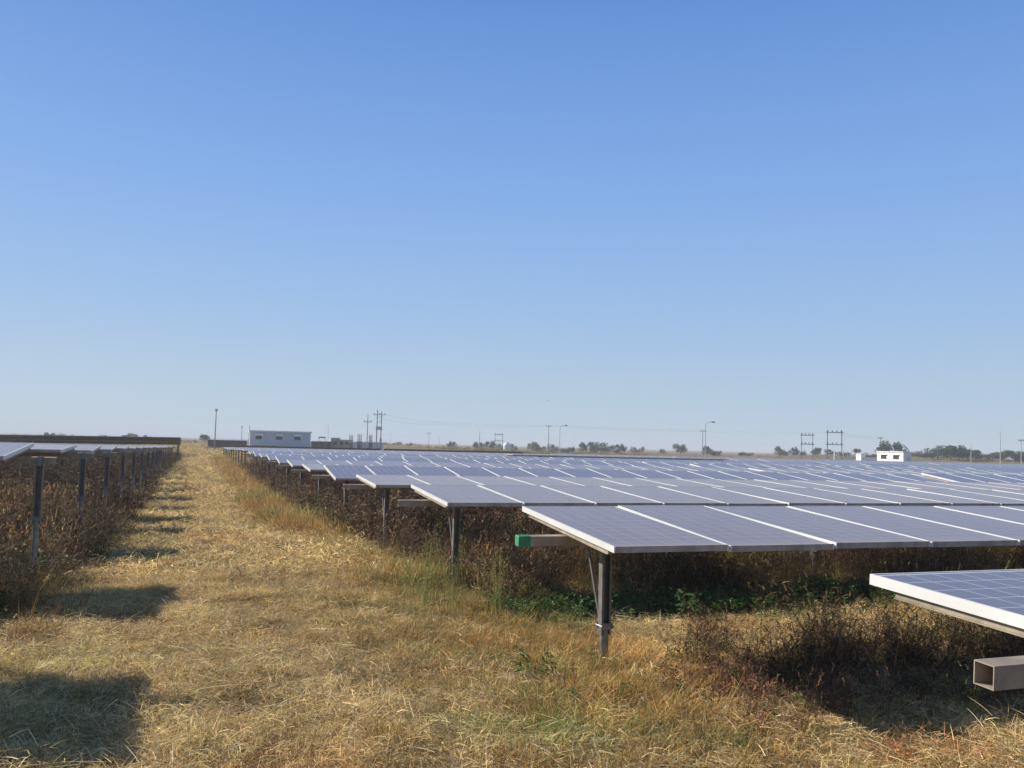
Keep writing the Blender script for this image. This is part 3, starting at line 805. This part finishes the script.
# ------------------------------------------------------------------ buildings and yard
M_CAB = simple('blue_grey_cladding', (.56, .64, .72), .6, 0, .08, .8)
M_WHITE = simple('white_paint', (.80, .80, .78), .55, 0, .06, 2)
M_DARKG = simple('dark_glass', (.03, .035, .04), .15)
M_GREY = simple('grey_render', (.62, .63, .66), .7, 0, .1, 1)  # even light grey of doors, roofs, tanks and the yard wall
M_BEIGE = simple('beige_brick', (.42, .33, .25), .85, 0, .3, 3)
M_DARK = simple('dark_sheet', (.07, .07, .07), .7, 0, .3, 2)
M_POLE = simple('weathered_pole', (.30, .29, .29), .75, 0, .3, 3)
M_CONC = simple('pale_concrete_pole', (.50, .49, .47), .8, 0, .2, 3)
def base(px, dist, rz=None):
    p = bearing(px, dist); return Vector((p.x, p.y, ground_z(p.x, p.y)))
# cabin
D = 165; p0 = base(249, D); p1 = base(311, D); wd = (p1 - p0).length; rz = math.atan2((p1 - p0).y, (p1 - p0).x)
H = hgt(280, 431, D) - p0.z
t = empty('site_cabin', p0, 0); tag(t, 'long blue-grey site cabin with three white window hoods at the far end of the array', 'cabin')
c = MB(); c.box((.15, 0, 0), (wd, 3.2, H - .25))
n_ = 52
for i in range(n_):
    x_ = .2 + (wd - .4) * i / n_; c.box((x_, -.035, .1), (x_ + .11, -.003, H - .4))
c.build('wall', M_CAB, t)
c = MB(); c.box((0, -.3, H - .25), (wd + .12, 3.4, H)); c.build('roof', M_WHITE, t)
for k_, px in enumerate((258.5, 279, 297.5)):
    xx = wd * (px - 249) / 62
    w_ = MB(); w_.box((xx - .55, -.06, H - 1.6), (xx + .55, -.036, H - .96)); wo = w_.build('window', M_DARKG, t)
    h_ = MB(); h_.add([(xx-.75,-.04,H-.42),(xx+.75,-.04,H-.42),(xx+.75,-.75,H-.62),(xx-.75,-.75,H-.62),(xx-.75,-.04,H-.95),(xx+.75,-.04,H-.95),(xx+.75,-.75,H-.95),(xx-.75,-.75,H-.95)],
        [(0,1,2,3),(7,6,5,4),(0,3,7,4),(1,5,6,2),(3,2,6,7),(0,4,5,1)]); h_.build('window_hood', M_WHITE, t)
d_ = MB(); d_.box((wd*.31, -.05, .1), (wd*.31 + .9, -.036, 2.1)); d_.build('door', M_GREY, t)
# white mast at the cabin's corner
def pole(name, px, top, dist, r, mt, label, cat='pole', taper=.6, group=None):
    b0 = base(px, dist); h = hgt(px, top, dist) - b0.z
    t = empty(name, b0, math.atan2(-b0.x, b0.y)); tag(t, label, cat, group)
    s = MB(); s.tube([(0,0,-.2), (0,0,h*.5), (0,0,h)], [r, r*(1+taper)/2, r*taper], 10); s.build('pole', mt, t)
    return t, h
t, h = pole('mast', 249, 427, 160, .12, M_WHITE, 'slim white mast at the left corner of the blue-grey cabin', 'mast')
s = MB(); s.tube([(0,0,h), (0,0,h+.35)], .03, 6); s.build('finial', M_POLE, t)
t, h = pole('lamp_mast', 215, 411.5, 140, .10, M_POLE, 'thin tall mast with a white lamp on top at the end of the lane', 'lamp mast')
s = MB(); s.box((-.22,-.18,h), (.22,.18,h+.42)); o = s.build('lamp', M_WHITE, t); bevel(o, .06)
t, h = pole('pole', 241.5, 427.5, 190, .08, M_CONC, 'short thin pole between the lamp mast and the cabin'); s = MB(); s.box((-.15,-.1,h), (.15,.1,h+.2)); s.build('pole_cap', M_POLE, t)
# low dark wall behind the array, left of the cabin
def wall_run(px0, px1, top, dist, th, mt, name, label, cat, capm=None):
    a = base(px0, dist); b_ = base(px1, dist); L0 = (b_ - a).length; h = hgt((px0+px1)/2, top, dist) - a.z
    t = empty(name, a, math.atan2((b_-a).y, (b_-a).x)); tag(t, label, cat)
    s = MB(); s.box((0, 0, -.4), (L0, th, h - .14))
    k = 0
    while k * 3 < L0: s.box((k*3, -.06, -.4), (min(k*3+.3, L0), -.003, h - .14)); k += 1
    s.build('wall_panel', mt, t)
    s = MB(); s.box((-.05, -.12, h - .14), (L0 + .05, th + .08, h)); s.build('coping', capm or mt, t)
    return t
wall_run(208, 247, 440.2, 172, .3, M_DARK, 'boundary_wall', 'low dark wall left of the blue-grey cabin', 'wall')
wall_run(311.5, 331, 441.4, 185, 2.2, M_DARK, 'shed', 'low dark shed between the cabin and the beige yard building', 'shed')
wall_run(352, 383, 442.2, 190, .25, M_GREY, 'yard_wall', 'grey yard wall under the tall paired power poles', 'wall')
# small shelter on posts
b0 = base(322, 180); t = empty('shelter', b0, math.atan2(-b0.x, b0.y)); tag(t, 'small open shelter with a flat dark roof right of the cabin', 'shelter')
h = hgt(322, 437.4, 180) - b0.z
s = MB(); s.box((-.75,-.6,h-.12), (.75,.6,h)); s.box((-.6,-.45,h), (.6,.45,h+.12)); s.build('roof', M_DARK, t)
for a in (-.6, .6):
    for c in (-.45, .45): s = MB(); s.box((a-.05,c-.05,0), (a+.05,c+.05,h-.12)); s.build('post', M_POLE, t)
# beige building
a = base(331, 186); b_ = base(352.5, 186); L0 = (b_-a).length; h = hgt(342, 438.6, 186) - a.z
t = empty('yard_building', a, math.atan2((b_-a).y, (b_-a).x)); tag(t, 'low beige brick building in the switch yard right of the cabin', 'building')
s = MB(); s.box((0,0,-.2), (L0*.42,3,h)); s.box((L0*.42,.4,-.2), (L0,3.2,h-.35)); s.build('wall', M_BEIGE, t)
s = MB(); s.box((-.1,-.15,h), (L0*.43,3.1,h+.14)); s.box((L0*.435,.25,h-.35), (L0+.1,3.3,h-.22)); s.build('roof', M_GREY, t)
for k_ in range(3): s = MB(); x_ = L0*(.12+.28*k_); s.box((x_, -.03 if k_ == 0 else .37, h-1.3), (x_+.7, -.003 if k_ == 0 else .397, h-.6)); s.build('window', M_DARKG, t)
# transformers
def transformer(px, top, dist, w, label):
    b0 = base(px, dist); h = hgt(px, top, dist) - b0.z
    t = empty('transformer', b0, math.atan2(-b0.x, b0.y)); tag(t, label, 'transformer', 'transformers in the switch yard')
    s = MB(); s.box((-w/2,-.5,-.1), (w/2,.5,h*.62)); s.build('tank', M_GREY, t)
    s = MB()
    for i in range(7): x_ = -w/2 + w*(i+.3)/7; s.box((x_,-.72,h*.1), (x_+.05,-.5,h*.55))
    s.build('radiator', M_POLE, t)
    for i in (-1, 0, 1):
        s = MB(); x_ = i*w*.32
        s.tube([(x_,0,h*.62), (x_,0,h)], [.07,.04], 8)
        for j in range(4): s.tube([(x_,0,h*(.68+.07*j)), (x_,0,h*(.70+.07*j))], .13, 8)
        s.build('bushing', M_BARK, t)
transformer(351, 434.6, 184, .9, 'small transformer at the right end of the beige building')
transformer(359.5, 433.6, 184, 1.0, 'transformer left of the single power pole')
transformer(370.5, 434.6, 184, .8, 'transformer right behind the single power pole')
# power poles
def crossarm(t, z, w, mt=M_POLE, ins=3):
    s = MB(); s.box((-w/2,-.16,z-.06), (w/2,-.04,z+.06)); c = s.build('crossarm', mt, t)
    for i in range(ins):
        x_ = -w/2 + .1 + (w-.2)*i/max(1, ins-1); q = MB(); q.tube([(x_,-.1,z+.06), (x_,-.1,z+.14), (x_,-.1,z+.32)], [.05,.09,.05], 8); q.build('insulator', M_BARK, c)
DP = 178
t, h = pole('power_pole', 367, 414.5, DP, .11, M_POLE, 'single power pole with one crossarm left of the paired poles', 'power pole'); crossarm(t, hgt(367, 422, DP) - t.location.z, 1.5)
b0 = base(378.5, DP); t = empty('power_pole', b0, math.atan2(-b0.x, b0.y)); tag(t, 'tall paired power poles carrying a transformer, tallest thing on the horizon', 'power pole')
hh = hgt(378, 410, DP) - b0.z
for x_, h_ in ((-.42, hh), (.42, hh - .25)): s = MB(); s.tube([(x_,0,-.2), (x_,0,h_)], [.13,.085], 10); s.build('pole', M_POLE, t)
crossarm(t, hgt(378, 414.8, DP) - b0.z, 2.4)
z_ = hgt(378, 428, DP) - b0.z; s = MB(); s.box((-.62,-.4,z_-.28), (.62,.25,z_+.3)); s.build('pole_transformer', M_GREY, t)
s = MB(); s.box((-.75,-.42,z_-.38), (.75,.3,z_-.29)); s.build('platform', M_POLE, t)
for z1 in (418.5, 423): zz = hgt(378, z1, DP) - b0.z; s = MB(); s.tube([(-.42,-.1,zz), (.42,-.1,zz+.5)], .04, 6); s.build('cross_brace', M_POLE, t)
zz = hgt(378, 440, DP) - b0.z; s = MB(); s.box((.2,-.4,zz-.5), (.65,-.14,zz+.35)); s.build('switch_box', M_GREY, t)
tops = {}
for px, top, dist, r, arm, lab in [
    (328, 426, 260, .07, 0, 'faint thin pole above the beige yard building'),
    (390.5, 432.5, 330, .08, 0, 'faint pole just right of the paired power poles'),
    (428.6, 432.2, 300, .10, 1.2, 'faint power pole, first one right of the shrubs'),
    (439.3, 437.5, 330, .10, 0, 'short faint pole left of the isolated dark tree'),
    (479.4, 431.8, 290, .12, 0, 'tall thin dark pole above a small tree'),
    (548.4, 424.8, 260, .13, 1.6, 'power pole with a crossarm near the middle of the horizon'),
    (702.6, 429.5, 250, .12, 1.4, 'power pole standing just left of the right street lamp'),
    (880.6, 436.5, 262, .15, 1.3, 'dark power pole left of the big tree behind the hut'),
    (971.2, 446, 200, .10, 0, 'short pale pole in front of the thicket'),
    (1000.4, 432.4, 220, .11, 0, 'tall thin pole near the right frame edge'),
    (1021.3, 438.5, 215, .10, 1.1, 'pole at the very right frame edge')]:
    t, h = pole('power_pole', px, top, dist, r, M_CONC if 'pale' in lab or 'faint' in lab or 'right frame' in lab else M_POLE, lab, 'power pole', group='poles along the horizon')
    if arm: crossarm(t, h - .5, arm)
    else:
        s = MB(); s.tube([(0,0,h), (0,0,h+.3)], .04, 6); s.build('pin', M_POLE, t)
# street lamps
def street_lamp(px, top, arm_px, dist, r, label):
    b0 = base(px, dist); h = hgt(px, top, dist) - b0.z; al = arm_px / F * dist
    t = empty('street_lamp', b0, math.atan2(-b0.x, b0.y)); tag(t, label, 'street lamp', 'street lamps on the horizon')
    s = MB(); s.tube([(0,0,-.2), (0,0,h*.6), (0,0,h-.7)], [r, r*.8, r*.65], 10); s.build('pole', M_CONC, t)
    s = MB(); s.tube([(0,0,h-.72), (al*.10,0,h-.25), (al*.35,0,h-.02), (al*.62,0,h+.02)], r*.55, 8); s.build('arm', M_CONC, t)
    s = MB(); s.tube([(al*.60,0,h+.02), (al*.7,0,h+.04), (al*.92,0,h+.02), (al,0,h)], [.06,.16,.17,.05], 8); s.build('lamp_head', M_POLE, t)
street_lamp(559.6, 425.5, 7.4, 220, .085, 'street lamp with its arm to the right, beside the crossarm pole')
street_lamp(705.4, 422.2, 9, 205, .10, 'taller street lamp with its arm to the right, right of the lone rounded tree')
# steel gantries
def gantry(px0, px1, top, mid, dist, label, r=.07):
    a = base(px0, dist); b_ = base(px1, dist); L0 = (b_-a).length; h = hgt((px0+px1)/2, top, dist) - a.z; hm = hgt((px0+px1)/2, mid, dist) - a.z
    t = empty('gantry', a, math.atan2((b_-a).y, (b_-a).x)); tag(t, label, 'gantry', 'steel gantries of the switch yard')
    for x_ in (0, L0): s = MB(); s.box((x_-r,-r,-.2), (x_+r,r,h+.5)); s.build('column', M_POLE, t)
    for z_ in (h, hm):
        s = MB(); s.box((-.35,-.09-r,z_-.09), (L0+.35,-r-.003,z_+.09)); bm_ = s.build('beam', M_POLE, t)
        for i in range(4): x_ = L0*(i+.1)/3.2; q = MB(); q.tube([(x_,-r-.05,z_+.09), (x_,-r-.05,z_+.2), (x_,-r-.05,z_+.5)], [.06,.13,.06], 8); q.build('insulator', M_BARK, bm_)
gantry(801.6, 812.8, 435.3, 444.3, 225, 'smaller and left one of two steel gantries')
gantry(827.4, 841.8, 432.5, 444.6, 215, 'larger and right one of two steel gantries', .09)
gantry(495, 502.4, 434.8, 441, 300, 'small twin-post frame far off near the white tank', .06)
# white tank
b0 = base(507, 280); t = empty('water_tank', b0); tag(t, 'small white tank with a domed top among pale shrubs', 'tank')
s = MB(); r_ = 1.15; h = hgt(507, 442.6, 280) - b0.z; s.tube([(0,0,-.1), (0,0,h*.7), (0,0,h*.88), (0,0,h)], [r_, r_, r_*.75, r_*.25], 16); s.build('shell', M_WHITE, t)
s = MB(); s.tube([(0,0,h), (0,0,h+.12)], .25, 10); s.build('lid', M_WHITE, t)
# white hut: long side faces the sun, short side is the grey one towards the camera
def az_of(px): q = bearing(px, 1); return math.atan2(q.x, q.y)
c0 = base(903.3, 190); Ly = c0.x / math.tan(az_of(877)) - c0.y; Lx = c0.y * math.tan(az_of(911.5)) - c0.x; h = hgt(903, 451.6, 190) - c0.z
t = empty('hut', c0); tag(t, 'small white flat-roofed hut with two dark windows and a grey side', 'hut')
s = MB(); s.box((0,0,-.2), (Lx,Ly,h-.16)); s.build('wall', M_WHITE, t)
s = MB(); s.box((-.15,-.12,h-.16), (Lx+.12,Ly+.12,h)); s.build('roof', M_WHITE, t)
for u in (.27, .74):
    s = MB(); y_ = Ly*u; s.box((-.035,y_-.75,h-1.55), (-.003,y_+.75,h-.75)); w_ = s.build('window', M_DARKG, t)
    s = MB(); s.box((-.30,y_-.85,h-.70), (-.004,y_+.85,h-.64)); s.build('sunshade', M_WHITE, w_)
s = MB(); s.box((Lx*.45,-.03,0), (Lx*.45+.8,-.003,2)); s.build('door', M_GREY, t)
c0 = base(861, 196); Ly = c0.x / math.tan(az_of(856)) - c0.y; h1 = hgt(858, 453.8, 196) - c0.z
t = empty('kiosk', c0); tag(t, 'tiny white kiosk left of the white hut', 'kiosk')
s = MB(); s.box((0,0,-.2), (1.1,Ly,h1-.1)); s.build('wall', M_WHITE, t); s = MB(); s.box((-.08,-.06,h1-.1), (1.18,Ly+.06,h1)); s.build('roof', M_WHITE, t)
s = MB(); s.box((.2,-.025,0), (.8,-.003,1.7)); s.build('door', M_GREY, t)
wall_run(862, 876.5, 457.2, 194, .25, M_WHITE, 'white_wall', 'low white wall between the kiosk and the white hut', 'wall')
for i, px in enumerate((834.5, 838.5, 843.3, 847.3, 850.8)):
    t, h = pole('marker_post', px, 450.6 + (i % 2) * .8, 205, .16, M_WHITE, f"{ORD[i+1]} from the left of five short white posts under the larger gantry", 'post', .9, 'short white posts under the larger gantry')
    s = MB(); s.tube([(0,0,h), (0,0,h+.1)], [.16,.05], 8); s.build('post_cap', M_GREY, t)
# overhead wires, each span hanging between two supports
def wire(pts, sag, label):
    s = MB()
    for (px0, y0, d0), (px1, y1, d1) in zip(pts[:-1], pts[1:]):
        a = bearing(px0, d0); a.z = hgt(px0, y0, d0); b_ = bearing(px1, d1); b_.z = hgt(px1, y1, d1); q = []
        for i in range(15):
            u = i / 14; p = a.lerp(b_, u); p.z -= sag * 4 * u * (1 - u); q.append(p)
        s.tube(q, .014, 5)
    tag(s.build('power_line', M_POLE), label, 'power line', 'overhead wires')
wire([(378.5, 413.6, 178), (428.6, 422, 220), (548.4, 425.2, 260), (702.6, 430.2, 250), (834, 432.2, 215), (880.6, 437.2, 262), (1024, 440, 215)], .25, 'upper overhead wire running right from the paired power poles')
wire([(380, 418.4, 178), (428.6, 424.2, 220), (548.4, 426.2, 260), (702.6, 431.6, 250), (834, 433.4, 215), (880.6, 438.8, 262), (1024, 442, 215)], .35, 'lower overhead wire running right from the paired power poles')

# a bird high over the crossarm pole
p = bearing(547, 130); z = hgt(547, 400.5, 130); B = bmesh.new()
bv = [(0,-.16,0),(.035,-.05,0),(.04,.06,0),(.01,.2,0),(-.01,.2,0),(-.04,.06,0),(-.035,-.05,0),(0,-.02,.035),(0,.06,.035),(0,0,-.03),
      (.18,-.05,.08),(.17,.05,.08),(.36,.03,.04),(-.18,-.05,.08),(-.17,.05,.08),(-.36,.03,.04),(.05,.28,0),(-.05,.28,0)]
bf = [(0,1,7),(7,1,2,8),(8,2,3),(0,7,6),(7,8,5,6),(8,4,5),(8,3,4),(0,9,1),(1,9,2),(9,5,2),(0,6,9),(6,5,9),(2,5,4,3),(1,10,11,2),(10,12,11),(6,5,14,13),(13,14,15),(3,16,17,4)]
me = bpy.data.meshes.new('bird'); me.from_pydata(bv, [], bf); me.materials.append(M_DARK)
o = obj('bird', me, None, (p.x, p.y, z), (0, 0, 1.1)); tag(o, 'small dark bird flying high above the crossarm pole', 'bird'); B.free()
sm = o.modifiers.new('thick', 'SOLIDIFY'); sm.thickness = .01

# ------------------------------------------------------------------ air
hm = bpy.data.materials.new('haze'); hm.use_nodes = True; hn = hm.node_tree; hn.nodes.remove(hn.nodes['Principled BSDF'])
pv = node(hn, 'ShaderNodeVolumePrincipled'); pv.inputs['Color'].default_value = (.80, .87, .95, 1); pv.inputs['Density'].default_value = .0007; pv.inputs['Anisotropy'].default_value = 0
link(hn, pv.outputs[0], hn.nodes['Material Output'].inputs['Volume'])
hb = MB(); hb.box((-9900, -9900, -8), (9900, 9900, 16)); tag(hb.build('haze', hm), 'thin dry haze over the whole plain', 'haze', kind='stuff')

# ------------------------------------------------------------------ light
SUN = Vector((-1.2, 1.4, 1.0)).normalized()
el = math.asin(SUN.z); az = math.atan2(SUN.x, SUN.y)
w = bpy.data.worlds.new('World'); S.world = w; w.use_nodes = True; nt = w.node_tree
bg = nt.nodes['Background']; sk = node(nt, 'ShaderNodeTexSky', sky_type='NISHITA'); sk.sun_disc = False
sk.sun_elevation = el; sk.sun_rotation = az; sk.altitude = 200; sk.air_density = 1.0; sk.dust_density = .4; sk.ozone_density = 1.6
# clear-day sky: the physical sky blended with a zenith-to-horizon colour curve, darkened overhead to deepen shadows
tcw = node(nt, 'ShaderNodeTexCoord').outputs['Generated']; sxw = node(nt, 'ShaderNodeSeparateXYZ'); link(nt, tcw, sxw.inputs[0])
gr = ramp(nt, sxw.outputs[2], [(0, (3.5, 4.35, 5.1)), (.06, (3.15, 4.15, 5.35)), (.15, (2.4, 3.7, 5.75)), (.28, (1.65, 3.05, 5.9)), (.46, (.92, 2.1, 4.95)), (.56, (.42, 1.05, 2.7)), (.7, (.2, .52, 1.5)), (1, (.14, .36, 1.05))])
skc = mix(nt, .94, sk.outputs[0], gr)
link(nt, skc, bg.inputs[0]); bg.inputs[1].default_value = .09
sl = bpy.data.lights.new('sun', 'SUN'); sl.energy = 5.0; sl.angle = R(.53); sl.color = (1, .93, .82)
so = obj('sun', sl); so.rotation_euler = SUN.to_track_quat('Z', 'Y').to_euler(); so.location = (0, 0, 30)
S.view_settings.view_transform = 'Standard'; S.view_settings.look = 'None'; S.view_settings.exposure = .62; S.view_settings.gamma = 1
S.render.engine = 'CYCLES'
S.cycles.max_bounces = 5; S.cycles.diffuse_bounces = 2; S.cycles.glossy_bounces = 3; S.cycles.transmission_bounces = 3; S.cycles.transparent_max_bounces = 4
S.render.resolution_x = 1024; S.render.resolution_y = 768
